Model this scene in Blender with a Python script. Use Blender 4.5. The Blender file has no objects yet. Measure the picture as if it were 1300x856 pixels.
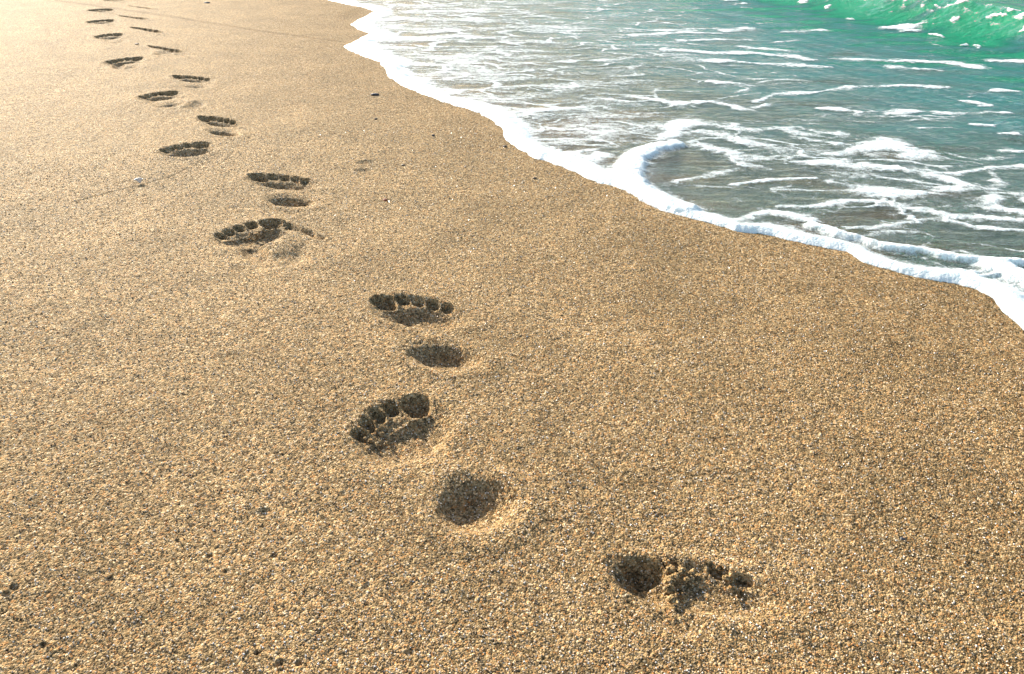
import bpy, math
import numpy as np
from mathutils import Vector

rng = np.random.default_rng(7)
C = bpy.context.scene.collection
H, F, PITCH = 0.65, 982.0, math.radians(29.8)
SN, CS = math.sin(PITCH), math.cos(PITCH)
SUN_AZ, SUN_EL = math.radians(36), math.radians(23)     # azimuth left of straight ahead

# ---------------------------------------------------------------- helpers
def gp(px, py, z=0.0):
    """where a spot seen in the picture lies on the beach"""
    u, v = (px - 650) / F, (py - 428) / F
    t = (H - z) / (SN + v * CS)
    return np.array([u * t, (CS - v * SN) * t])

def sstep(a, b, x):
    t = np.clip((x - a) / (b - a), 0, 1)
    return t * t * (3 - 2 * t)

def _hash(ix, iy, seed):
    h = (ix.astype(np.uint32) * np.uint32(374761393)) ^ (iy.astype(np.uint32) * np.uint32(668265263)) ^ np.uint32(seed * 2654435 + 97)
    h = (h ^ (h >> np.uint32(13))) * np.uint32(1274126177)
    h = (h ^ (h >> np.uint32(16))) * np.uint32(2246822519)
    return (h ^ (h >> np.uint32(15)))

def noise(x, y, seed=0):
    """gradient noise, about -1..1"""
    fx, fy = np.floor(x), np.floor(y)
    ix, iy = fx.astype(np.int64), fy.astype(np.int64)
    x, y = x - fx, y - fy
    sx, sy = x * x * x * (x * (x * 6 - 15) + 10), y * y * y * (y * (y * 6 - 15) + 10)
    def g(dx, dy):
        a = _hash(ix + dx, iy + dy, seed).astype(np.float64) * (2 * math.pi / 4294967296.0)
        return np.cos(a) * (x - dx) + np.sin(a) * (y - dy)
    n0 = g(0, 0) * (1 - sx) + g(1, 0) * sx
    n1 = g(0, 1) * (1 - sx) + g(1, 1) * sx
    return 1.5 * (n0 * (1 - sy) + n1 * sy)

def fbm(x, y, seed=0, octs=4, gain=0.5):
    r, a, f, tot = 0, 1.0, 1.0, 0
    for k in range(octs):
        r = r + a * noise(x * f + 13.7 * k, y * f - 7.1 * k, seed + k)
        tot += a; a *= gain; f *= 2.03
    return r / tot

def cells(x, y, seed=0):
    """rounded grains: 1 in a grain's middle, 0 where grains meet"""
    fx, fy = np.floor(x), np.floor(y)
    ix, iy = fx.astype(np.int64), fy.astype(np.int64)
    best = np.full(x.shape, 9.0)
    for dx in (-1, 0, 1):
        for dy in (-1, 0, 1):
            h = _hash(ix + dx, iy + dy, seed)
            jx = (h & np.uint32(1023)).astype(np.float64) / 1023
            jy = ((h >> np.uint32(10)) & np.uint32(1023)).astype(np.float64) / 1023
            hh = ((h >> np.uint32(20)) & np.uint32(1023)).astype(np.float64) / 1023
            d = (fx + dx + jx - x) ** 2 + (fy + dy + jy - y) ** 2 + 0.25 * hh
            best = np.minimum(best, d)
    return 1 - np.clip(best, 0, 1)

def cell_edges(x, y, seed=0):
    """distance to the seam between neighbouring cells, 0 on the seam"""
    fx, fy = np.floor(x), np.floor(y)
    ix, iy = fx.astype(np.int64), fy.astype(np.int64)
    d1 = np.full(x.shape, 9.0); d2 = np.full(x.shape, 9.0)
    for dx in (-1, 0, 1):
        for dy in (-1, 0, 1):
            h = _hash(ix + dx, iy + dy, seed)
            jx = (h & np.uint32(1023)).astype(np.float64) / 1023
            jy = ((h >> np.uint32(10)) & np.uint32(1023)).astype(np.float64) / 1023
            d = np.sqrt((fx + dx + jx - x) ** 2 + (fy + dy + jy - y) ** 2)
            d2 = np.minimum(d2, np.maximum(d, d1)); d1 = np.minimum(d1, d)
    return d2 - d1

def tag(o, label=None, cat=None, group=None, kind=None):
    if label: o['label'] = label
    if cat: o['category'] = cat
    if group: o['group'] = group
    if kind: o['kind'] = kind
    return o

def mesh_obj(name, verts, faces, mat, parent=None, origin=None, attrs=None, smooth=True):
    verts = np.asarray(verts, dtype=np.float64)
    if origin is not None: verts = verts - np.asarray(origin)
    faces = np.asarray(faces, dtype=np.int32)
    k = faces.shape[1]
    me = bpy.data.meshes.new(name)
    me.vertices.add(len(verts)); me.vertices.foreach_set('co', verts.astype(np.float32).ravel())
    me.loops.add(len(faces) * k); me.loops.foreach_set('vertex_index', faces.ravel())
    me.polygons.add(len(faces))
    me.polygons.foreach_set('loop_start', np.arange(0, len(faces) * k, k, dtype=np.int32))
    me.update(calc_edges=True)
    me.polygons.foreach_set('use_smooth', np.full(len(faces), smooth))
    for an, av in (attrs or {}).items():
        a = me.attributes.new(an, 'FLOAT', 'POINT'); a.data.foreach_set('value', np.asarray(av, dtype=np.float32))
    me.materials.append(mat)
    o = bpy.data.objects.new(name, me); C.objects.link(o)
    if parent is not None: o.parent = parent
    elif origin is not None: o.location = origin
    return o

# ---------------------------------------------------------------- materials
class NT:
    def __init__(s, name):
        s.m = bpy.data.materials.new(name); s.m.use_nodes = True
        s.t = s.m.node_tree; s.t.nodes.clear()
        s.out = s.t.nodes.new('ShaderNodeOutputMaterial')
    def n(s, typ, ins=None, **kw):
        nd = s.t.nodes.new(typ)
        for k, v in kw.items(): setattr(nd, k, v)
        for k, v in (ins or {}).items():
            if isinstance(v, bpy.types.NodeSocket): s.t.links.new(v, nd.inputs[k])
            else: nd.inputs[k].default_value = v
        return nd
    def math(s, op, a, b=0.0, c=0.0, clamp=False):
        nd = s.n('ShaderNodeMath', {0: a, 1: b, 2: c}, operation=op); nd.use_clamp = clamp
        return nd.outputs[0]
    def mix(s, f, a, b):
        nd = s.n('ShaderNodeMix', {0: f, 6: a, 7: b}, data_type='RGBA'); return nd.outputs[2]
    def ramp(s, f, stops, interp='LINEAR'):
        nd = s.n('ShaderNodeValToRGB', {0: f}); cr = nd.color_ramp; cr.interpolation = interp
        while len(cr.elements) < len(stops): cr.elements.new(0.5)
        for e, (p, c) in zip(cr.elements, stops): e.position = p; e.color = (*c, 1) if len(c) == 3 else c
        return nd.outputs[0]

def sand_material():
    t = NT('coarse_sand')
    pos = t.n('ShaderNodeNewGeometry').outputs['Position']
    v1 = t.n('ShaderNodeTexVoronoi', {'Vector': pos, 'Scale': 470.0})
    v2 = t.n('ShaderNodeTexVoronoi', {'Vector': pos, 'Scale': 900.0})
    sep = t.n('ShaderNodeSeparateColor', {0: v1.outputs['Color']})
    sep2 = t.n('ShaderNodeSeparateColor', {0: v2.outputs['Color']})
    g = t.ramp(sep.outputs[0], [(0.0, (.030, .024, .016)), (.14, (.10, .075, .042)), (.30, (.30, .21, .105)), (.50, (.47, .335, .175)),
                                (.68, (.58, .43, .24)), (.84, (.52, .21, .05)), (.90, (.72, .54, .31)), (1.0, (.90, .80, .62))])
    g2 = t.ramp(sep2.outputs[1], [(0, (.07, .05, .03)), (.3, (.30, .21, .09)), (.7, (.52, .375, .18)), (1, (.74, .58, .34))])
    col = t.mix(.33, g, g2)
    v3 = t.n('ShaderNodeTexVoronoi', {'Vector': pos, 'Scale': 215.0})
    s3 = t.n('ShaderNodeSeparateColor', {0: v3.outputs['Color']})
    g3 = t.ramp(s3.outputs[2], [(0, (.45, .45, .45)), (.25, (.80, .80, .78)), (.7, (1.08, 1.06, 1.03)), (1, (1.45, 1.42, 1.36))])
    col = t.n('ShaderNodeMix', {0: 1.0, 6: col, 7: g3}, data_type='RGBA', blend_type='MULTIPLY').outputs[2]
    n1 = t.n('ShaderNodeTexNoise', {'Vector': pos, 'Scale': 5.0, 'Detail': 6.0})
    big = t.ramp(n1.outputs[0], [(.3, (.84, .86, .88)), (.7, (1.10, 1.10, 1.11))])
    col = t.n('ShaderNodeMix', {0: 1.0, 6: col, 7: big}, data_type='RGBA', blend_type='MULTIPLY').outputs[2]
    # the sand up the beach (away from the camera's feet) is paler, the near sand darker and rustier: partly its own tone, partly vignette and view-angle shading painted in
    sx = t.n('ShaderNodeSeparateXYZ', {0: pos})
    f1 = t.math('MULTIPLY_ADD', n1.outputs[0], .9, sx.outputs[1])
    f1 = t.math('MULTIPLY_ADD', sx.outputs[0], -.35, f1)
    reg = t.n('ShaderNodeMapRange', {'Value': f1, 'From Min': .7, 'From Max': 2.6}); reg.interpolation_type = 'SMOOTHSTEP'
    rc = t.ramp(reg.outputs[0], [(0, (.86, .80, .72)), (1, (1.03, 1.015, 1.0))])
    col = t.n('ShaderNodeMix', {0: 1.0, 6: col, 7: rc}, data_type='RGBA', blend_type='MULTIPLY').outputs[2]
    wet_shade = t.n('ShaderNodeAttribute', attribute_name='wet_shade').outputs['Fac']  # wet sand, plus the painted shadow line
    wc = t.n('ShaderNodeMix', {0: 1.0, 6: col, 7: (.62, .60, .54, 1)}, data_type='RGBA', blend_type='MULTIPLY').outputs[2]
    col = t.mix(wet_shade, col, wc)
    inv1 = t.math('SUBTRACT', 1.0, t.math('MULTIPLY', v1.outputs['Distance'], 1.0))
    inv2 = t.math('SUBTRACT', 1.0, v2.outputs['Distance'])
    h = t.math('MULTIPLY_ADD', inv1, .0018, t.math('MULTIPLY', inv2, .0008))
    h = t.math('MULTIPLY_ADD', sep.outputs[2], .0007, h)
    h = t.math('MULTIPLY_ADD', v3.outputs['Distance'], -.0016, h)
    bump = t.n('ShaderNodeBump', {'Height': h, 'Distance': 1.0, 'Strength': .9})
    rough = t.math('MULTIPLY_ADD', sep.outputs[1], .35, .6)
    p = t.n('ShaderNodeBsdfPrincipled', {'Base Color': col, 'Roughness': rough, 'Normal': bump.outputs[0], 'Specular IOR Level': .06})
    t.t.links.new(p.outputs[0], t.out.inputs[0])
    return t.m

def water_material():
    t = NT('sea_water')
    pos = t.n('ShaderNodeNewGeometry').outputs['Position']
    turb = t.n('ShaderNodeAttribute', attribute_name='turb').outputs['Fac']
    m = t.n('ShaderNodeMapping', {'Vector': pos, 'Scale': (1, 1.9, 1), 'Rotation': (0, 0, 0)})
    na = t.n('ShaderNodeTexNoise', {'Vector': m.outputs[0], 'Scale': 16.0, 'Detail': 7.0, 'Roughness': .62, 'Distortion': .6})
    nb = t.n('ShaderNodeTexNoise', {'Vector': m.outputs[0], 'Scale': 75.0, 'Detail': 4.0, 'Roughness': .6})
    h = t.math('MULTIPLY_ADD', na.outputs[0], .020, t.math('MULTIPLY', nb.outputs[0], .0075))
    bump = t.n('ShaderNodeBump', {'Height': h, 'Distance': 1.0, 'Strength': .8})
    tint = t.ramp(turb, [(0, (.94, .95, .86)), (.08, (.72, .93, .90)), (.35, (.60, .82, .76)), (1, (.12, .55, .42))])
    tr = t.n('ShaderNodeBsdfTransparent', {0: tint})
    body = t.ramp(turb, [(0, (.55, .42, .22)), (.05, (.42, .60, .52)), (.3, (.29, .66, .64)), (.6, (.12, .56, .54)), (.8, (.025, .46, .29)), (1, (.02, .62, .30))])
    df = t.n('ShaderNodeBsdfDiffuse', {0: body, 'Normal': bump.outputs[0]})
    tl = t.n('ShaderNodeBsdfTranslucent', {0: body, 'Normal': bump.outputs[0]})
    bd = t.n('ShaderNodeMixShader', {0: .6, 1: df.outputs[0], 2: tl.outputs[0]})
    tf = t.math('MULTIPLY_ADD', turb, .68, .28, clamp=True)
    base = t.n('ShaderNodeMixShader', {0: tf, 1: tr.outputs[0], 2: bd.outputs[0]})
    gl = t.n('ShaderNodeBsdfGlossy', {0: (1, 1, 1, 1), 'Roughness': .07, 'Normal': bump.outputs[0]})
    fr = t.n('ShaderNodeFresnel', {'IOR': 1.33, 'Normal': bump.outputs[0]})
    mx = t.n('ShaderNodeMixShader', {0: fr.outputs[0], 1: base.outputs[0], 2: gl.outputs[0]})
    t.t.links.new(mx.outputs[0], t.out.inputs[0])
    return t.m

def foam_material():
    t = NT('sea_foam')
    pos = t.n('ShaderNodeNewGeometry').outputs['Position']
    dens = t.n('ShaderNodeAttribute', attribute_name='foam_amount').outputs['Fac']
    v = t.n('ShaderNodeTexVoronoi', {'Vector': pos, 'Scale': 230.0})
    v2 = t.n('ShaderNodeTexVoronoi', {'Vector': pos, 'Scale': 90.0})
    n = t.n('ShaderNodeTexNoise', {'Vector': pos, 'Scale': 55.0, 'Detail': 6.0, 'Roughness': .65})
    h = t.math('MULTIPLY_ADD', v.outputs['Distance'], -.0022, t.math('MULTIPLY', n.outputs[0], .006))
    h = t.math('MULTIPLY_ADD', v2.outputs['Distance'], -.002, h)
    bump = t.n('ShaderNodeBump', {'Height': h, 'Distance': 1.0, 'Strength': .6})
    a = t.math('MULTIPLY_ADD', t.math('SUBTRACT', n.outputs[0], .5), 1.3, dens)
    a = t.math('MULTIPLY_ADD', t.math('SUBTRACT', v.outputs['Distance'], .5), -.35, a)
    al = t.n('ShaderNodeMapRange', {'Value': a, 'From Min': .06, 'From Max': .98}); al.interpolation_type = 'SMOOTHSTEP'
    p = t.n('ShaderNodeBsdfPrincipled', {'Base Color': (.80, .865, .835, 1), 'Roughness': .45, 'Normal': bump.outputs[0],
            'Subsurface Weight': .5, 'Subsurface Radius': (.02, .022, .022), 'Subsurface Scale': 1.0, 'Specular IOR Level': .5, 'Alpha': al.outputs[0]})
    t.t.links.new(p.outputs[0], t.out.inputs[0])
    return t.m

def stone_material(name, c1, c2, scale=300.0, rough=.6):
    t = NT(name)
    pos = t.n('ShaderNodeTexCoord').outputs['Object']
    n = t.n('ShaderNodeTexNoise', {'Vector': pos, 'Scale': scale, 'Detail': 5.0})
    col = t.ramp(n.outputs[0], [(.3, c1), (.7, c2)])
    bump = t.n('ShaderNodeBump', {'Height': n.outputs[0], 'Distance': .001})
    p = t.n('ShaderNodeBsdfPrincipled', {'Base Color': col, 'Roughness': rough, 'Normal': bump.outputs[0]})
    t.t.links.new(p.outputs[0], t.out.inputs[0])
    return t.m

def grain_material():
    t = NT('loose_grains')
    isl = t.n('ShaderNodeNewGeometry').outputs['Random Per Island']
    col = t.ramp(isl, [(0, (.07, .055, .04)), (.12, (.22, .15, .08)), (.35, (.46, .33, .18)), (.6, (.62, .47, .28)),
                       (.74, (.60, .28, .09)), (.80, (.72, .58, .40)), (.95, (.85, .80, .70)), (1, (.85, .84, .82))])
    r = t.math('MULTIPLY_ADD', t.math('FRACT', t.math('MULTIPLY', isl, 37.0)), .5, .25)
    p = t.n('ShaderNodeBsdfPrincipled', {'Base Color': col, 'Roughness': r})
    t.t.links.new(p.outputs[0], t.out.inputs[0])
    return t.m

M_SAND, M_WATER, M_FOAM, M_GRAIN = sand_material(), water_material(), foam_material(), grain_material()

# ---------------------------------------------------------------- the grid the beach is built on
def spaced(a, b, f):
    out = [a]
    while out[-1] < b: out.append(out[-1] + f(out[-1]))
    return np.array(out)
DT = .0013
fine_t = np.arange(-math.radians(51), math.radians(49), DT)
side = spaced(DT * 2, math.pi - math.radians(51), lambda a: max(DT * 2, a * .12))
side_t = side[side < math.pi - math.radians(51)]
th = np.concatenate([-math.radians(51) - side_t[::-1], fine_t, fine_t[-1] + side_t])
rr = np.concatenate([spaced(.004, .36, lambda r: .012)[:-1],
                     spaced(.37, 7.6, lambda r: .0011 + .0018 * (r - .37)),
                     spaced(7.9, 700, lambda r: r * .14)])
NR, NTH = len(rr), len(th)
R, T = np.meshgrid(rr, th, indexing='ij')
X, Y = (R * np.sin(T)).ravel(), (R * np.cos(T)).ravel()
Rf = R.ravel()
i = np.arange((NR - 1) * NTH).reshape(NR - 1, NTH)[:, :-1].ravel()
QUADS = np.stack([i, i + NTH, i + NTH + 1, i + 1], 1).astype(np.int32)[:, ::-1]
print('grid', NR, NTH, len(QUADS))

# shore frame: s runs along the shoreline away from the camera, n out to sea
EX, EY = -.42, .9075
def ns(x, y): return .9075 * x + .42 * y, EX * x + EY * y

# ---------------------------------------------------------------- shoreline
SHORE_PX = [(414, 0), (440, 6), (462, 10), (476, 15), (466, 20), (445, 31), (455, 38), (469, 43), (455, 51), (436, 60), (450, 68), (483, 80),
            (490, 92), (496, 101), (515, 112), (538, 121), (566, 131), (590, 138), (608, 144), (628, 156), (638, 168), (642, 178), (660, 191), (677, 201),
            (711, 211), (746, 227), (780, 237), (798, 244), (816, 255), (840, 268), (880, 278), (932, 294), (980, 300), (1020, 310),
            (1074, 320), (1098, 335), (1140, 347), (1180, 356), (1215, 362), (1240, 369), (1260, 382), (1278, 400), (1300, 422), (1345, 455)]
shore = [gp(*p) for p in SHORE_PX]
far = [np.array([-1.9, 7.2]), np.array([-2.3, 8.6]), np.array([-6, 17]), np.array([-300, 640.])]
near = [np.array([1.15, .55]), np.array([1.5, -.2]), np.array([2.4, -2.2]), np.array([300, -640.])]
shore = np.array(far[::-1] + shore + near)

def seg_dist(x, y, pts, closed=False):
    d = np.full(x.shape, 1e9)
    for a, b in zip(pts[:-1], pts[1:]):
        ab = b - a; L = max(ab @ ab, 1e-12)
        t = np.clip(((x - a[0]) * ab[0] + (y - a[1]) * ab[1]) / L, 0, 1)
        d = np.minimum(d, (x - a[0] - t * ab[0]) ** 2 + (y - a[1] - t * ab[1]) ** 2)
    return np.sqrt(d)
def inside(x, y, poly):
    c = np.zeros(x.shape, bool)
    for (x1, y1), (x2, y2) in zip(poly, np.roll(poly, -1, 0)):
        if y1 == y2: continue
        m = ((y1 > y) != (y2 > y)) & (x < (x2 - x1) * (y - y1) / (y2 - y1) + x1)
        c ^= m
    return c
def shore_sd(x, y):
    """distance from the water's edge, positive out to sea"""
    r = np.hypot(x, y)
    k = .007 * np.clip(r / 1.5, .4, 2)
    wx = x + k * (fbm(x * 16, y * 16, 31, 3) + .12 * fbm(x * 90, y * 90, 32, 2)); wy = y + k * (fbm(x * 16, y * 16, 41, 3) + .12 * fbm(x * 90, y * 90, 42, 2))
    poly = np.vstack([shore, [[900, -640], [900, 640]]])
    d = seg_dist(wx, wy, shore)
    return np.where(inside(wx, wy, poly), d, -d)
SD = shore_sd(X, Y)

# ---------------------------------------------------------------- sand height
def base_height(x, y, sd):
    r = np.hypot(x, y)
    fade = 1 / (1 + (r / 9) ** 2)
    z = -.062 * np.clip(sd - .02, 0, 12) ** 1.0 - .15 * np.clip(sd - 12, 0, 80) * .3
    z = z + .0045 * fbm(x * 3.1, y * 2.2, 3, 3) * fade * sstep(.0, -.4, sd)
    z = z + .0016 * fbm(x * 22, y * 22, 5, 3) * fade
    patch = sstep(-.25, .5, fbm(x * 2.3 + 4, y * 1.7, 9, 3) - .35 * (x + .2))         # rougher at the left
    z = z + (.0006 + .0009 * patch) * fbm(x * 95, y * 95, 6, 2) * fade
    # grains
    z = z + (.0012 + .0005 * patch) * cells(x * 400, y * 400, 8) * fade
    z = z + .0005 * cells(x * 170 + 5, y * 170, 18) * fade * patch
    return z

# pits, furrows and scuffs pressed into the sand: (px, py, rx, ry in metres, depth)
PITS = [(18, 747, .006, .005, .008), (8, 756, .005, .004, .007), (140, 735, .004, .004, .006), (349, 705, .004, .004, .006), (326, 829, .0035, .0035, .008),
        (355, 843, .0045, .0045, .009), (337, 649, .009, .007, .008), (288, 725, .007, .005, .005), (243, 666, .005, .004, .005), (226, 686, .005, .004, .004),
        (437, 628, .007, .007, .006), (465, 206, .03, .02, .006), (462, 216, .025, .014, .005), (493, 255, .012, .01, .004), (248, 134, .035, .05, .010),
        (812, 509, .014, .008, .002), (838, 512, .009, .007, .0022), (381, 843, .004, .004, .006), (142, 792, .004, .003, .005), (266, 706, .005, .004, .004),
        (55, 820, .004, .004, .006), (1145, 683, .003, .003, .006), (1045, 700, .003, .003, .004), (230, 485, .02, .009, .0015), (60, 560, .012, .008, .002),
        (520, 830, .005, .004, .006), (466, 745, .005, .005, .005), (955, 600, .01, .008, .003), (700, 330, .02, .015, .003), (208, 68, .04, .05, .010), (351, 313, .048, .066, -.0115)]
for k in range(16):      # the many small blow holes at the left
    px, py = rng.uniform(-150, 420), rng.uniform(330, 900)
    if rng.random() < .25: px = rng.uniform(400, 1400)
    r = rng.uniform(.0014, .0034)
    PITS.append((px, py, r, r * rng.uniform(.6, 1), rng.uniform(.003, .006)))
FURROWS = [([(96, 256), (122, 249), (150, 242), (178, 236), (215, 226), (240, 214), (262, 214), (285, 205), (297, 193)], .0055, .0022),
           ([(366, 286), (380, 292), (395, 297), (408, 303)], .011, .008),
           ([(806, 738), (822, 757), (846, 778), (868, 792)], .027, .0075)]
LINE_SHADOW = [(-200, -42), (80, 2), (160, 13), (240, 25), (340, 41), (436, 54)]  # thin cast shadow across the far sand, caster out of view, painted as darker sand
def details(x, y):
    z = np.zeros(x.shape)
    for px, py, rx, ry, d in PITS:
        c = gp(px, py)
        m = (abs(x - c[0]) < rx * 2.4) & (abs(y - c[1]) < ry * 2.4 + rx)
        if not m.any(): continue
        q = np.sqrt(((x[m] - c[0]) / rx) ** 2 + ((y[m] - c[1]) / ry) ** 2)
        q = q * (1 + .5 * fbm(x[m] / rx * .45 + px, y[m] / rx * .45, 44, 2)); d = d * (.42 if rx < .02 and d > 0 else 1)
        z[m] += -d * (1 - sstep(.2, 1.2, q)) + .15 * d * np.exp(-((q - 1.35) / .3) ** 2)
    for pts, w, d in FURROWS:
        P = np.array([gp(*p) for p in pts])
        lo, hi = P.min(0) - 3 * w, P.max(0) + 3 * w
        m = (x > lo[0]) & (x < hi[0]) & (y > lo[1]) & (y < hi[1])
        if not m.any(): continue
        q = seg_dist(x[m] + .3 * w * fbm(x[m] * 40, y[m] * 40, 77, 2), y[m], P) / w
        z[m] += -d * (1 - sstep(.1, 1, q)) + .15 * d * np.exp(-((q - 1.5) / .4) ** 2)
    return z

# ---------------------------------------------------------------- footprints
# big toe, little toe and heel as seen in the picture, side, depth, and how clear the heel and arch are
FEET = [
 dict(b=(822, 722), l=(938, 738), h=(985, 858), side='right', dep=1.0, heel=.0, arch=.0, ball=.6, pan=.55, ridge=.4, mound=.1, tro=.5, big=.014, toes=(.9, .45, .15, .75, .85), label='nearest footprint, only toes and ball pressed in, big toe deepest, bright sand below'),
 dict(b=(526, 516), l=(462, 550), h=(605, 640), side='left', dep=1.0, heel=1.0, arch=.0, ball=1.3, pan=1.2, ridge=.8, mound=.6, hs=1.1, label='second footprint from the viewer, toes with crumbled clods and a separate round dark heel'),
 dict(b=(490, 384), l=(564, 390), h=(563, 454), side='right', dep=1.0, heel=.95, arch=.0, ball=1.5, pan=1.4, hs=1.12, label='right footprint in mid picture with wide toe row above a slanting oval heel'),
 dict(b=(342, 284), l=(284, 298), h=(362, 328), side='left', dep=1.05, heel=.12, arch=.6, tro=1.6, ball=1.2, mound=.15, ridge=.8, label='left footprint with dark toe fan, pale sand mound and short furrow beside it'),
 dict(b=(330, 225), l=(385, 229), h=(369, 256), side='right', dep=1.0, heel=.95, arch=.0, ball=1.4, pan=1.25, label='right footprint with a row of round toe dents above a dark oval heel'),
 dict(b=(254, 184), l=(212, 191), h=(262, 208), side='left', dep=1.0, heel=.12, mound=.1, ball=1.5, arch=.0, label='left footprint crossed at the heel by the thin sand furrow'),
 dict(b=(260, 150), l=(294, 154), h=(284, 169), side='right', dep=1.0, heel=.95, arch=.0, ball=1.4, pan=1.25, label='right footprint just above and right of the one crossed by the furrow'),
 dict(b=(217, 118), l=(183, 123), h=(216, 133), side='left', dep=1.05, heel=.4, arch=.1, ball=1.3, label='left footprint with very dark toes and a small shallow dent to its right'),
 dict(b=(228, 98), l=(261, 100), h=(248, 110), side='right', dep=.95, heel=.4, arch=.0, ball=1.3, label='right footprint, ninth from the viewer, just beyond the small shallow dent'),
 dict(b=(173, 74), l=(140, 78), h=(163, 86), side='left', dep=1.05, heel=.3, arch=.8, ball=1.6, label='left footprint shaped like a dark wedge, tenth from the viewer'),
 dict(b=(195, 60), l=(224, 64), h=(229, 70), side='right', dep=.95, heel=.3, arch=.0, ball=1.3, label='right footprint, eleventh from the viewer, nearest one above the dark wedge'),
 dict(b=(149, 44), l=(125, 47), h=(152, 53), side='left', dep=1.0, heel=.22, arch=.0, ball=1.3, label='left footprint, seventh from the far end of the trail'),
 dict(b=(171, 36), l=(197, 39), h=(206, 44), side='right', dep=1.0, heel=.22, arch=.0, ball=1.3, label='right footprint, sixth from the far end of the trail, just below the faint dark line'),
 dict(b=(138, 26), l=(115, 28), h=(142, 32), side='left', dep=1.0, heel=.22, arch=.0, ball=1.3, label='left footprint, fifth from the far end, left of the faint dark line'),
 dict(b=(157, 21), l=(179, 23), h=(187, 27), side='right', dep=1.0, heel=.22, arch=.0, ball=1.3, label='right footprint, fourth from the far end, beside the faint dark line'),
 dict(b=(137, 12), l=(116, 13), h=(142, 17), side='left', dep=1.0, heel=.22, arch=.0, ball=1.3, label='left footprint, third from the far end, at the upper left'),
 dict(b=(165, 8), l=(184, 10), h=(194, 12), side='right', dep=1.0, heel=.22, arch=.0, ball=1.3, label='right footprint, second from the far end, just under the top edge'),
 dict(b=(154, -1), l=(135, 0), h=(158, 3.5), side='left', dep=1.0, heel=.22, arch=.0, ball=1.3, label='farthest footprint, cut by the top edge of the picture'),
]
# template of a right foot in metres: (part, u along, w across (+ towards the big toe), ru, rw, depth, edge softness)
TOES = [(.101, .028, .021, .0165, .022), (.113, .004, .0115, .0085, .016), (.107, -.0135, .0110, .0080, .015), (.098, -.029, .0110, .0080, .014), (.085, -.043, .0105, .0085, .014)]
TB, TL, TH = np.array([.100, .026]), np.array([.083, -.039]), np.array([-.085, 0.0])
def foot_frame(f):
    B, L, Hh = gp(*f['b']), gp(*f['l']), gp(*f['h'])
    A = np.stack([TB - TH, TL - TH], 1); W = np.stack([B - Hh, L - Hh], 1)
    M = W @ np.linalg.inv(A)            # template -> beach
    return Hh - M @ TH, M
def foot_local(f, x, y):
    o, M = foot_frame(f); Mi = np.linalg.inv(M)
    return Mi[0, 0] * (x - o[0]) + Mi[0, 1] * (y - o[1]), Mi[1, 0] * (x - o[0]) + Mi[1, 1] * (y - o[1])
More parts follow.
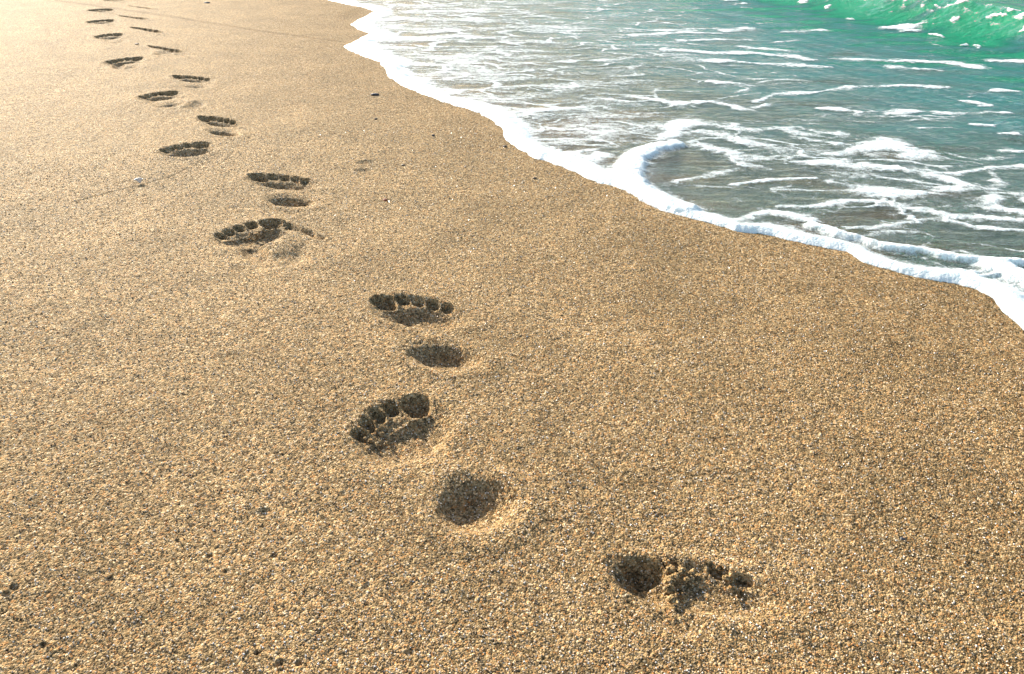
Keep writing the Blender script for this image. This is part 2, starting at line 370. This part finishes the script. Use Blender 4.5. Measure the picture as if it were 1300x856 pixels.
def foot_shape(f, u, w, x, y):
    """depth map and which part each point belongs to (0 rim, 1 heel, 2 ball, 3.. toes)"""
    ju, jw = .0022 * fbm(x * 110, y * 110, 51, 2), .0022 * fbm(x * 110, y * 110, 52, 2)
    u, w = u + .6 * ju, w + .6 * jw
    dep = np.zeros(u.shape); part = np.zeros(u.shape, int); best = np.full(u.shape, 1.12)
    def add(cu, cw, ru, rw, d, e, idx, rot=0.0):
        nonlocal dep, part, best
        c, s = math.cos(rot), math.sin(rot)
        du, dw = u - cu, w - cw
        a, b = (du * c + dw * s) / ru, (-du * s + dw * c) / rw
        q = np.sqrt(a * a + b * b)
        dd = d * (1 - sstep(1 - e, 1.08, q)) * (1 - .12 * np.clip(q, 0, 1))
        dep = np.maximum(dep, dd)
        if idx is not None:
            m = q < best; part[m] = idx; best[m] = q[m]
    k = f['dep']
    add(-.086, 0, .035 * f.get('hs', 1), .035 * f.get('hs', 1), .0205 * k * f['heel'], .60, 1)
    add(.051, -.006, .041, .046, .0100 * k * f.get('ball', 1), .55, 2, .33)
    if f['arch'] > 0:
        add(-.02, -.022, .06, .017, .016 * k * f['arch'], .6, None)
    for j, (cu, cw, ru, rw, d) in enumerate(TOES):
        add(cu, cw, ru, rw, .80 * d * k * f.get('toes', (1.05, 1, 1, 1, 1))[j], .45, 3 + j)
    # soft halo: the sand sags toward the print and is pushed up round the outside
    q = np.sqrt(((u - .066 + .5 * w * (w < 0) * -.6) / .064) ** 2 + ((w + .005) / .060) ** 2)
    qh = np.sqrt(((u + .085) / .055) ** 2 + (w / .046) ** 2)
    sag = .0072 * k * f.get('pan', 1) * (1 - sstep(.62, 1.0, q)) + .0016 * k * f['heel'] * (1 - sstep(.3, 1.0, qh))
    q2 = np.minimum(q, qh)
    lip = .0018 * k * np.exp(-((q - 1.08) / .2) ** 2) + .0032 * k * f['heel'] * np.exp(-((qh - 1.05) / .25) ** 2)
    ridge = .0038 * k * f.get('ridge', .45) * (1 + .9 * fbm(x * 60, y * 60, 61, 2)) * np.exp(-((u - (.079 - 1.2 * (w * w) * 4 + .12 * w)) / .0045) ** 2) * (abs(w + .006) < .04)
    mound = .009 * k * f.get('mound', .35) * np.exp(-(((u + .02) / .03) ** 2 + ((w - .004) / .026) ** 2))
    sep = 0; fr = np.random.default_rng(int(f['b'][0] * 7 + f['b'][1])); far_k = .55 if f['b'][1] < 200 else 1.0
    for (a0, a1), (b0, b1) in zip([t_[:2] for t_ in TOES[:-1]], [t_[:2] for t_ in TOES[1:]]):
        cu, cw = (a0 + b0) / 2 - .002, (a1 + b1) / 2 - (.002 if a1 > .02 else 0)
        long = 1.7 if a1 > .02 else 1.0
        sep = sep + (.011 if long > 1 else .0075) * np.exp(-(((u - cu + .005 * (long - 1)) / (.010 * long)) ** 2 + ((w - cw) / .0026) ** 2)) * (1 + .4 * fbm(x * 90, y * 90, 62, 2)) * fr.uniform(.15, 1.25) * far_k
    ridge = ridge + sep * k
    q3 = np.sqrt(((u + .03) / .098) ** 2 + ((w + .004) / .050) ** 2)
    sag = np.maximum(sag, .0062 * k * f.get('tro', 1) * (1 - sstep(.35, 1.0, q3)))
    if 'big' in f:
        qb = np.sqrt(((u - .084) / .058) ** 2 + ((w - .037) / .033) ** 2)
        sag = sag + f['big'] * (1 - sstep(.1, 1.0, qb))
    z = -np.maximum(dep, 0) - sag * (dep < 1e9) + lip * (dep < .002) + ridge + mound
    z += .0009 * fbm(x * 150, y * 150, 60, 2) * sstep(.002, .01, dep + abs(mound) * .5)
    return z, part
ZF = np.zeros(len(X)); OWN = np.full(len(X), -1); PART = np.zeros(len(X), int)
for k, f in enumerate(FEET):
    o, M = foot_frame(f)
    print('foot', k, o.round(2), 'len scale', np.linalg.norm(M[:, 0]).round(2), 'wid', np.linalg.norm(M[:, 1]).round(2))
    m = np.where((abs(X - o[0]) < .4) & (abs(Y - o[1]) < .4))[0]
    u, w = foot_local(f, X[m], Y[m])
    z, part = foot_shape(f, u, w, X[m], Y[m])
    q = ((u - .008) / .150) ** 2 + ((w + .002) / .078) ** 2
    blend = 1 - sstep(1.0, 1.7, q)
    ZF[m] += z * blend
    own = q < 1.15
    OWN[m[own]] = k; PART[m[own]] = part[own]

Z = base_height(X, Y, SD) + details(X, Y) + ZF
WET_SHADE = sstep(-.012, .03, SD) * .9 + .42 * sstep(-1.1, 0, SD) * (X > -9)
WET_SHADE = np.maximum(WET_SHADE, .85 * np.exp(-(seg_dist(X + .01 * fbm(X * 9, Y * 9, 33, 2), Y, np.array([gp(*p) for p in LINE_SHADOW])) / .030) ** 2))  # the thin shadow, painted in through the same darkening as wet sand
_c = gp(446, 17)
WET_SHADE = np.maximum(WET_SHADE, .95 * np.exp(-(((X - _c[0]) / .10) ** 2 + ((Y - _c[1]) / .42) ** 2)))
V = np.stack([X, Y, Z], 1)

def compress(face_mask_or_idx):
    q = QUADS[face_mask_or_idx]
    used, inv = np.unique(q, return_inverse=True)
    return used, inv.reshape(q.shape)

fown = OWN[QUADS[:, 0]]; fown = np.where(np.all(OWN[QUADS] == fown[:, None], axis=1), fown, -1)
fpart = PART[QUADS[:, 0]]
used, q = compress(fown < 0)
sand = mesh_obj('beach_sand', V[used], q, M_SAND, attrs={'wet_shade': WET_SHADE[used]})
tag(sand, 'coarse golden sand beach', None, None, 'structure')

M_CLOD = M_SAND
def lump(c, r, seed, squash=.7, sub=2, bumps=.35):
    """an uneven little stone or clod: verts, tris"""
    import bmesh
    bm = bmesh.new(); bmesh.ops.create_icosphere(bm, subdivisions=sub, radius=1.0)
    v = np.array([x.co[:] for x in bm.verts]); fc = np.array([[p.index for p in g.verts] for g in bm.faces]); bm.free()
    n = fbm(v[:, 0] * 1.3 + seed * 3.1 + v[:, 2], v[:, 1] * 1.3 - seed + v[:, 2] * .7, seed % 50, 3)
    v = v * (1 + bumps * n[:, None])
    rx, ry, rz = (r, r, r * squash) if np.isscalar(r) else r
    return v * np.array([rx, ry, rz]) + np.asarray(c), fc

PN = {1: 'heel_print', 2: 'ball_print', 3: 'toe_print', 4: 'toe_print', 5: 'toe_print', 6: 'toe_print', 7: 'toe_print'}
CLODS = {0: [(848, 716, 3.5), (852, 725, 5), (851, 738, 5), (849, 750, 5.5), (853, 762, 4), (858, 733, 4), (866, 727, 4.5), (872, 737, 3), (899, 716, 3), (912, 722, 3), (922, 735, 3.5), (845, 713, 3), (928, 748, 3), (880, 727, 3)],
         1: [(491, 532, 3), (484, 538, 4), (478, 541, 3), (495, 528, 3), (466, 543, 3.5), (470, 554, 4), (463, 551, 3), (490, 558, 4), (493, 563, 2.5), (485, 545, 3), (476, 533, 2.5)],
         3: [(318, 292, 3), (325, 294, 4), (322, 299, 3.5), (316, 298, 3), (356, 284, 4), (363, 287, 5), (360, 282, 3), (330, 290, 3)]}
for k, f in enumerate(FEET):
    idx = np.where(fown == k)[0]
    o, M = foot_frame(f); org = (o[0], o[1], 0.0)
    near_foot = k < 13
    base = idx[fpart[idx] == 0] if near_foot else idx
    used, q = compress(base)
    root = mesh_obj('footprint', V[used], q, M_SAND, origin=org, attrs={'wet_shade': WET_SHADE[used]})
    tag(root, f['label'], 'footprint', 'trail of bare footprints in the sand')
    if near_foot:
        for p in range(1, 8):
            sel = idx[fpart[idx] == p]
            if len(sel) < 4: continue
            used, q = compress(sel)
            ch = mesh_obj(PN[p], V[used], q, M_SAND, parent=root, origin=org, attrs={'wet_shade': WET_SHADE[used]})
    if k in CLODS:
        for j, (px, py, s) in enumerate(CLODS[k]):
            c = gp(px, py); zi = Z[np.argmin((X - c[0]) ** 2 + (Y - c[1]) ** 2)]
            a, b = lump((c[0], c[1], max(zi, .0005 if k == 0 else -.008) + .0005), s * (.0012 if k == 0 else .0009 if k < 3 else .0014), j + 11 * k, .75, 3, .6)
            mesh_obj('sand_clod', a, b, M_CLOD, parent=root, origin=org, attrs={'wet_shade': np.zeros(len(a))})

# ---------------------------------------------------------------- water
def lerp_field(x, y, pts, sig):
    num, den = np.zeros(x.shape), np.full(x.shape, 1e-9)
    for px, py, val in pts:
        c = gp(px, py); w = np.exp(-(((x - c[0]) ** 2 + ((y - c[1]) * .7) ** 2) / (sig * max(.5, c[1] / 3)) ** 2))
        num += w * val; den += w
    return num / den

wm = (SD > -.02) & (Rf < 900)
WV = np.full(len(X), -1); widx = np.where(wm)[0]
x, y, sd = X[widx], Y[widx], SD[widx]
n_, s_ = ns(x, y)
ramp_in = sstep(.15, 1.6, sd)
fadef = 1 / (1 + (np.hypot(x, y) / 12) ** 2)
wz = .0055 * sstep(-.012, .03, sd) - .003
wz += ramp_in * .009 * fbm(n_ * 5.2 + .6 * fbm(x, y, 2, 2), s_ * 1.3, 71, 4) * fadef
wz += sstep(.02, .4, sd) * .0018 * fbm(x * 9, y * 24, 72, 3) * fadef
nb = 3.70 + (s_ - 2.39) * .175 + .05 * fbm(s_ * 1.2, s_ * 0 + 2, 73, 2)
q = n_ - nb
crest = .36
hw = .135 * (1 + .18 * fbm(s_ * 1.7, s_ * 0 + 7, 74, 2))
face = np.clip(q / crest, 0, 1)
prof = np.where(q < crest, face ** 2.1, np.exp(-np.clip(q - crest, 0, 50) / .55))
lump_n = 1 + .10 * fbm(x * 6, y * 9, 75, 3)
wave = hw * prof * lump_n
for kk in range(1, 6):         # further swells behind it
    wave += .10 * np.exp(-((q - crest - 2.6 * kk) / .55) ** 2) * fadef ** .3
wz += wave
TURB = np.clip(.10 + .36 * sstep(.3, 1.9, sd) + .22 * sstep(1.6, 2.6, sd), 0, 1)
TURB = np.clip(TURB * (1 + 1.3 * fbm(x * 2.2, y * 5.5, 111, 4)) - .05 * (sd < 1), 0, 1)
TURB = np.clip(TURB + .34 * sstep(-.25, .15, q), 0, 1)
WZ = np.full(len(X), -9.0); WZ[widx] = wz
TU = np.zeros(len(X)); TU[widx] = TURB
qin = np.all(wm[QUADS], axis=1)
used, qq = compress(qin)
water = mesh_obj('sea_water', np.stack([X[used], Y[used], WZ[used]], 1), qq, M_WATER, attrs={'turb': TU[used]})
tag(water, 'shallow clear swash turning to a green breaking wave', None, None, 'structure')

# ---------------------------------------------------------------- foam
# the lip: a raised soft roll of foam along the water's edge; width in metres given along it
LIPW = [(414, 0, .12), (445, 31, .13), (469, 43, .15), (436, 60, .16), (496, 101, .12), (566, 131, .10), (640, 172, .11), (711, 211, .09), (800, 244, .08),
        (880, 278, .055), (980, 300, .065), (1040, 312, .075), (1090, 328, .05), (1150, 348, .05), (1240, 369, .065), (1290, 405, .085), (1345, 455, .10)]
lw = .85 * lerp_field(x, y, LIPW, .22); lw = np.where(np.isfinite(lw) & (lw > .01), lw, .1)
lwj = lw * (1 + .6 * fbm(x * 5, y * 5, 81, 4))
tq = sd / lwj
wx2, wy2 = .16 * fbm(x * 2.6, y * 3, 85, 3), .12 * fbm(x * 2.6, y * 3, 86, 3)
wa, wb = x + wx2 + .02 * fbm(x * 11, y * 17, 94, 2), y + wy2 + .02 * fbm(x * 11, y * 17, 95, 2)
r1 = 1 - np.abs(fbm(wa * 2.0, wb * 8.5, 87, 3)) * 3.2
r2 = 1 - np.abs(fbm(wa * 4.5, wb * 17.0, 88, 3)) * 3.4
blot = fbm(wa * 1.8, wb * 5.6, 89, 3) * 1.6
tear = fbm(wa * 10, wb * 26, 96, 4) * 1.5
lipd = sstep(-.02, .05, tq) * np.clip(1 - sstep(.45, 1.5, tq) + .12 * tear * sstep(.35, .8, tq), 0, 1)
liph = .0115 * np.sqrt(np.clip(sstep(-.05, .8, sd / (.6 * lwj)), 0, 1)) * (1 - sstep(.3, 1.25, tq)) * (lw / .045) ** .3 * (1 + .4 * fbm(x * 9, y * 9, 93, 3))
# strokes of foam lying on the water: points in the picture, half width (px across), strength
ST = [
 ([(866, 157), (850, 168), (838, 180)], 7, 1.0), ([(856, 186), (832, 190), (810, 199), (798, 212), (799, 228), (814, 244), (838, 257), (868, 268)], 6.5, 1.6),
 ([(798, 236), (785, 232), (770, 224)], 7, 1.2),
 ([(870, 165), (905, 172), (940, 180), (985, 190)], 6, .8), ([(880, 180), (920, 195), (945, 212)], 6, .8), ([(860, 158), (900, 160), (960, 166), (1010, 163), (1060, 172)], 4, .8),
 ([(1000, 208), (1050, 208), (1100, 212), (1150, 216)], 5, 1.0), ([(1060, 196), (1100, 188), (1130, 183), (1160, 196)], 7, 1.1), ([(1010, 175), (1070, 186), (1110, 200)], 4, .8),
 ([(1150, 216), (1200, 222), (1260, 216), (1310, 212)], 4, .9), ([(1180, 222), (1240, 240), (1290, 246), (1320, 262)], 4, .9), ([(1255, 214), (1270, 235), (1255, 262), (1310, 274)], 4, .8),
 ([(1060, 232), (1090, 244), (1130, 248), (1180, 246), (1230, 238)], 5, .9), ([(985, 265), (1040, 262), (1100, 256), (1150, 262), (1200, 276), (1310, 282)], 4, .9),
 ([(1130, 250), (1150, 268), (1160, 285)], 3, .8), ([(1200, 278), (1235, 290), (1310, 296)], 4, .8), ([(1060, 290), (1110, 292), (1160, 282), (1200, 278)], 3, .7),
 ([(930, 236), (980, 230), (1030, 228)], 3, .8), ([(860, 232), (905, 224), (940, 215)], 4, .8), ([(900, 190), (945, 200), (1000, 205)], 5, .8),
 ([(935, 283), (970, 270), (1000, 276), (1030, 280)], 5, .9), ([(1030, 290), (1060, 300), (1110, 314), (1150, 322)], 6, 1.3), ([(1110, 314), (1165, 322), (1215, 332), (1265, 336), (1310, 338)], 5, 1.3),
 ([(1265, 340), (1285, 350), (1310, 362)], 12, 1.5), ([(1210, 342), (1250, 352), (1290, 352)], 4, .8), ([(1175, 330), (1205, 345), (1240, 350)], 3, .6),
 ([(700, 210), (730, 196), (760, 190)], 3, .7), ([(642, 146), (670, 142), (700, 140), (740, 138)], 3, 1.0), ([(660, 175), (700, 190), (740, 200)], 7, 1.0),
 ([(800, 124), (860, 132), (905, 130), (950, 140), (970, 134)], 4, 1.1), ([(840, 64), (900, 68), (960, 68), (1010, 74), (1030, 77)], 1.9, 1.1), ([(890, 77), (950, 80), (1010, 83), (1055, 86)], 1.9, 1.0),
 ([(1050, 75), (1110, 77), (1200, 79), (1240, 86)], 2, .9), ([(1260, 78), (1310, 79)], 2, 1), ([(1100, 111), (1150, 110), (1200, 112)], 2, 1.0), ([(960, 130), (990, 120), (1030, 119), (1080, 112)], 2.5, .9),
 ([(1042, 139), (1070, 140), (1092, 146)], 3, 1.1), ([(1137, 146), (1165, 143)], 4, 1), ([(1190, 144), (1280, 145)], 2, .9), ([(1225, 130), (1250, 135)], 3, 1), ([(1170, 164), (1200, 164)], 2, .9),
 ([(1240, 158), (1262, 159)], 2.5, 1), ([(1270, 170), (1290, 170)], 2.5, 1), ([(1275, 193), (1310, 194)], 2.5, .9), ([(1265, 116), (1290, 118)], 3, .8),
 ([(865, 52), (910, 51), (950, 52)], 1.8, .8), ([(800, 38), (850, 40), (890, 38)], 1.8, .8), ([(920, 40), (950, 38)], 2, .9), ([(1000, 41), (1046, 39)], 1.8, .9), ([(985, 55), (1010, 52)], 2, .8),
 ([(800, 46), (870, 42), (915, 43)], 2, .9), ([(900, 104), (950, 109)], 2, .9), ([(940, 60), (1005, 66)], 1.6, .7), ([(1130, 86), (1190, 90)], 1.6, .8), ([(1185, 196), (1240, 203), (1280, 201)], 2.5, .6),
]
wob = .022 * fbm(x * 9, y * 13, 83, 4) + .010 * fbm(x * 34, y * 50, 97, 2)
sk = np.zeros(x.shape); clean = np.zeros(x.shape)
for pts, hwid, st in ST:
    P = np.array([gp(*p) for p in pts]); cy = np.mean([p[1] for p in pts])
    a, b = gp(pts[0][0], cy - .5), gp(pts[0][0], cy + .5)
    wy = np.hypot(*(a - b)) * hwid           # metres, measured across in depth
    lo, hi = P.min(0) - 2.6 * wy - .05, P.max(0) + 2.6 * wy + .05
    m = np.where((x > lo[0]) & (x < hi[0]) & (y > lo[1]) & (y < hi[1]))[0]
    if not len(m): continue
    cl = .3 if st >= 1.3 else 1.0
    along = noise(x[m] * 6 + hwid, y[m] * 3, 98) * cl
    d = seg_dist(x[m] + cl * 1.5 * wob[m], y[m] + cl * wob[m] * min(1, wy / .03), P) / (wy * np.clip(.72 + .75 * along, .12, 1.4))
    clean[m] = np.maximum(clean[m], (1 - cl) / .7 * np.exp(-d ** 2 * .5))
    sk[m] = np.maximum(sk[m], st * (1 + .45 * cl * noise(x[m] * 8 + 3 * hwid, y[m] * 5, 101)) * np.exp(-(np.abs(d) ** 1.6) * .8))
dens = np.clip(sk * 1.0 - .14 + .55 * 0.75 * tear * (1 - clean) * sstep(.05, .5, sk) + .15 * np.maximum(r2, -1) * (sk > .1), 0, 1.0)
# lace: thin torn threads, much denser at the upper left
COV = [(500, 60, .60), (560, 30, .58), (600, 90, .56), (700, 40, .50), (700, 120, .56), (760, 170, .50), (800, 60, .44), (850, 100, .40), (480, 5, .60), (620, 5, .54), (760, 5, .44),
       (680, 170, .60), (900, 30, .22), (950, 110, .22), (1050, 60, .10), (1100, 110, .13), (1250, 110, .12), (1200, 160, .22), (1000, 160, .36), (845, 222, .02), (900, 215, .22), (960, 185, .46), (1050, 200, .42),
       (1150, 230, .34), (900, 250, .20), (1000, 240, .26), (1250, 230, .26), (1100, 290, .20), (1250, 300, .22), (1000, 0, .05), (1200, 20, 0.0), (1300, 60, .05)]
cov = lerp_field(x, y, COV, .30)
lace = np.maximum(r1, r2 - .12) * .55 + blot * .5 + tear * .16 + (cov - .55) * 1.9
thick = .05 + .20 * np.clip(cov, 0, .8) + .16 * fbm(x * 3.5, y * 7, 121, 3)
net1 = np.clip((thick - cell_edges(wa * 3.4, wb * 8.5, 122)) / .13, 0, 1)
net2 = np.clip((thick * .9 - cell_edges(wa * 9, wb * 20, 123)) / .16, 0, 1) * .8
net = np.maximum(net1, net2 * sstep(-.1, .25, blot + (cov - .3))) * sstep(-.35, .25, fbm(x * 1.7, y * 3.6, 124, 2) + (cov - .28) * 1.5)
lace = np.maximum(lace, net * .85 + .25 * tear * net)
lace = np.clip(lace * .85, 0, 1.0) * sstep(-.1, .1, cov)
lace *= (1 - sstep(-.15, .12, q))
dens = np.maximum(dens, np.clip(lace, 0, .70) * sstep(0, .06, sd))
# spatter and torn caps on the wave
dw = np.zeros(x.shape)
BL = [(1140, 36, 26, 5), (1152, 39, 16, 3), (1080, 25, 4, 3), (1084, 8, 9, 2.5), (1208, 38, 4, 2), (1238, 60, 3, 3), (1225, 58, 3, 2), (1194, 22, 4, 5), (1153, 23, 4, 2), (1018, 5, 6, 2.5),
      (925, 1, 10, 2.5), (945, 5, 6, 1.5), (1102, 14, 3, 1.5), (1295, 56, 5, 1.5), (1050, 12, 3, 1.5), (1174, 28, 3, 1.5)]
for px, py, a, b in BL:
    z0 = .05; c = gp(px, py, z0)
    for _ in range(3):
        j = np.argmin((x - c[0]) ** 2 + (y - c[1]) ** 2); z0 = wz[j]; c = gp(px, py, z0)
    ax = a * np.hypot(*(gp(px + 1, py, z0) - c)); by = max(b * np.hypot(*(gp(px, py + 1, z0) - c)) * .45, .008)
    m = np.where((abs(x - c[0]) < .6) & (abs(y - c[1]) < .6))[0]
    d = np.sqrt(((x[m] - c[0] + wob[m] * 2) / ax) ** 2 + ((y[m] - c[1] + wob[m] * 2) / by) ** 2)
    dw[m] = np.maximum(dw[m], np.clip(1.25 * (1 - sstep(.3, 1.35, d)) + .5 * tear[m] * (d < 1.3), 0, 1.1))
capn = fbm(s_ * 9, n_ * 22, 90, 4)
cap = np.exp(-((q - crest + .02 + .05 * tear) / .06) ** 2) * sstep(.08, .34, capn) * 1.2 + .45 * np.exp(-((q - crest + .16 + .1 * tear) / .09) ** 2) * sstep(.36, .5, fbm(s_ * 12, n_ * 16, 99, 3))
dw = np.maximum(dw, cap)
dens = np.maximum(dens, dw)
dens2 = np.clip(dens, 0, 1.4)
total = np.maximum(dens2, lipd * 1.5)
rough_f = .0022 * fbm(x * 60, y * 60, 91, 3)
fz_str = wz + .0006 + .0030 * np.clip(dens2 - .12, 0, 1.2) + rough_f * sstep(.3, .9, dens2) + .010 * clean * sstep(.3, 1.0, dens2) + .004 * dw
sandz = Z[widx]
fz_lip = np.maximum(wz, sandz) + liph * (1 + .12 * fbm(x * 30, y * 30, 92, 3)) + .35 * rough_f * lipd - .001
is_lip = (lipd * 1.5 > dens2) | (liph > .002)
fz = np.where(is_lip, np.maximum(fz_lip, fz_str), fz_str)
FZ = np.full(len(X), -9.0); FZ[widx] = fz
FD = np.zeros(len(X)); FD[widx] = total
LIP = np.zeros(len(X), bool); LIP[widx] = (tq < 1.5) & (sd > -.012)
fm = (FD > .06) & wm & (Rf < 40)
fq = np.any(fm[QUADS], axis=1) & qin
lipq = np.all(LIP[QUADS], axis=1)
for nm, sel, lab in (('edge_foam', fq & lipq, 'thick white roll of foam along the edge of the water'), ('foam_streaks', fq & ~lipq, 'torn white foam threads and patches drifting on the water')):
    used, qq = compress(sel)
    o = mesh_obj(nm, np.stack([X[used], Y[used], FZ[used]], 1), qq, M_FOAM, attrs={'foam_amount': FD[used]})
    tag(o, lab, 'foam', None, 'stuff')

# ---------------------------------------------------------------- loose grains lying on the near sand
def loose_grains(N):
    r = .42 + 2.1 * rng.random(N) ** 1.5; t = rng.uniform(-.88, .80, N)
    gx, gy = r * np.sin(t), r * np.cos(t)
    ri = np.searchsorted(rr, r); ti = np.searchsorted(th, t)
    vi = np.clip(ri, 0, NR - 1) * NTH + np.clip(ti, 0, NTH - 1)
    ok = SD[vi] < -.02
    gx, gy, vi = gx[ok], gy[ok], vi[ok]; n = len(gx)
    oc = np.array([(1, 0, 0), (-1, 0, 0), (0, 1, 0), (0, -1, 0), (0, 0, 1), (0, 0, -1)], float)
    of = np.array([(0, 2, 4), (2, 1, 4), (1, 3, 4), (3, 0, 4), (2, 0, 5), (1, 2, 5), (3, 1, 5), (0, 3, 5)])
    size = rng.uniform(.0005, .0011, (n, 1, 1)) * rng.uniform(.7, 1.3, (n, 6, 1)) * (1 + .25 * r[ok][:, None, None])
    a = rng.uniform(0, 6.28, n); b = rng.uniform(-.8, .8, n)
    ca, sa, cb, sb = np.cos(a), np.sin(a), np.cos(b), np.sin(b)
    Rm = np.zeros((n, 3, 3))
    Rm[:, 0, 0], Rm[:, 0, 1], Rm[:, 1, 0], Rm[:, 1, 1] = ca, -sa * cb, sa, ca * cb
    Rm[:, 0, 2], Rm[:, 1, 2], Rm[:, 2, 1], Rm[:, 2, 2] = sa * sb, -ca * sb, sb, cb
    v = np.einsum('nij,nkj->nki', Rm, oc[None] * size)
    v += np.stack([gx, gy, Z[vi] + .0003], 1)[:, None, :]
    fc = (of[None] + (np.arange(n) * 6)[:, None, None])
    o = mesh_obj('loose_sand_grains', v.reshape(-1, 3), fc.reshape(-1, 3), M_GRAIN, smooth=False)
    tag(o, 'coarse loose grains scattered over the near sand', 'sand', None, 'stuff')
loose_grains(80000)

# ---------------------------------------------------------------- pebbles and the shell
M_DARK = stone_material('dark_pebble', (.02, .022, .026), (.07, .07, .08))
M_RED = stone_material('red_chip', (.22, .04, .02), (.42, .12, .05))
M_GREYP = stone_material('brown_pebble', (.06, .045, .03), (.17, .12, .07))
M_SHELL = stone_material('white_shell', (.62, .52, .43), (.80, .72, .62), 120, .4)
PEB = [((476, 121), (.016, .009, .005), M_DARK, 'dark flat pebble lying alone on the sand close to the upper foam edge', None),
       ((489, 255), (.005, .004, .003), M_RED, 'tiny rust red chip on the bare sand right of the footprint trail', None),
       ((477, 152), (.005, .004, .003), M_GREYP, 'tiny brown pebble directly below the dark flat pebble', None),
       ((550, 173), (.005, .004, .003), M_DARK, 'tiny dark pebble halfway between the trail and the foam edge', None),
       ((641, 187), (.006, .005, .003), M_GREYP, 'tiny brown pebble almost touching the foam edge where it bends inward', None),
       ((679, 227), (.005, .004, .003), M_GREYP, 'tiny brown pebble a hand below the foam edge', None),
       ((512, 210), (.006, .005, .003), M_GREYP, 'tiny brown pebble right of two shallow scuffs in the sand', None),
       ((1146, 684), (.0032, .0028, .002), M_DARK, 'small black pebble in the smooth sand at lower right', None),
       ((263, 4), (.020, .016, .006), M_DARK, 'dark pebble far off at the top edge right of the trail', None),
       ((174, 57), (.010, .008, .004), M_GREYP, 'small brown pebble between the tenth and eleventh footprints', None)]
def ground_z(c):
    return Z[np.argmin((X - c[0]) ** 2 + (Y - c[1]) ** 2)]
for j, (p, r, m, lab, g) in enumerate(PEB):
    c = gp(*p); v, fc = lump((0, 0, 0), r, 100 + j, sub=3, bumps=.3)
    o = mesh_obj('pebble', v, fc, m, origin=(0, 0, 0)); o.location = (c[0], c[1], ground_z(c) + r[2] * .45)
    tag(o, lab, 'pebble', 'pebbles on the sand')
# a broken shell: a small ribbed fan
def shell():
    c = gp(178, 234); vs, fs = [], []
    nu, nv = 8, 21
    for lay in (0, 1):
        for a in range(nu):
            for b in range(nv):
                rr_ = .002 + .014 * a / (nu - 1); an = (-1.1 + 2.2 * b / (nv - 1))
                rib = .0008 * math.cos(an * 24) * a / nu
                cut = 1 - .25 * (b > 13) * a / nu
                zz = .010 * math.sin(min(1.0, a / (nu - 1)) * 2.4) + rib - (.0012 if lay else 0)
                vs.append((rr_ * cut * math.sin(an), rr_ * cut * math.cos(an) * .8, zz))
    W = nu * nv
    for lay in (0, 1):
        for a in range(nu - 1):
            for b in range(nv - 1):
                q0 = lay * W + a * nv + b; f4 = [q0, q0 + nv, q0 + nv + 1, q0 + 1]
                fs.append(f4 if lay else f4[::-1])
    for a in range(nu - 1):
        for b in (0, nv - 1):
            q0 = a * nv + b; fs.append([q0, q0 + nv, q0 + nv + W, q0 + W])
    for b in range(nv - 1):
        for a in (0, nu - 1):
            q0 = a * nv + b; fs.append([q0, q0 + 1, q0 + 1 + W, q0 + W])
    o = mesh_obj('shell', vs, fs, M_SHELL, origin=(0, 0, 0))
    o.location = (c[0], c[1], ground_z(c) + .002); o.rotation_euler = (math.radians(25), 0, math.radians(30))
    tag(o, 'small white broken shell lying on the thin furrow left of the trail', 'shell')
shell()

# ---------------------------------------------------------------- light, sky, camera
w = bpy.data.worlds.new('World'); bpy.context.scene.world = w; w.use_nodes = True
nt = w.node_tree; bg = nt.nodes['Background']
sky = nt.nodes.new('ShaderNodeTexSky'); sky.sky_type = 'NISHITA'; sky.sun_disc = False
sky.sun_elevation = SUN_EL; sky.sun_rotation = -SUN_AZ; sky.dust_density = 1.6; sky.ozone_density = 1.0; sky.air_density = 1.0
nt.links.new(sky.outputs[0], bg.inputs[0]); bg.inputs[1].default_value = .12
L = bpy.data.lights.new('sun', 'SUN'); L.energy = 5.0; L.angle = math.radians(.5); L.color = (1, .915, .79)
lo = bpy.data.objects.new('sun', L); C.objects.link(lo)
d = Vector((-math.sin(SUN_AZ) * math.cos(SUN_EL), math.cos(SUN_AZ) * math.cos(SUN_EL), math.sin(SUN_EL)))
lo.rotation_euler = d.to_track_quat('Z', 'Y').to_euler(); lo.location = d * 30
cam = bpy.data.cameras.new('camera'); co = bpy.data.objects.new('camera', cam); C.objects.link(co)
cam.sensor_width = 36; cam.lens = F / 1300 * 36; cam.clip_start = .02; cam.clip_end = 2000
co.location = (0, 0, H); co.rotation_euler = (math.pi / 2 - PITCH, 0, 0)
sc = bpy.context.scene; sc.camera = co
sc.view_settings.view_transform = 'Standard'; sc.view_settings.look = 'None'; sc.view_settings.gamma = 1
sc.view_settings.exposure = 1.02
sc.cycles.transparent_max_bounces = 12; sc.cycles.max_bounces = 6
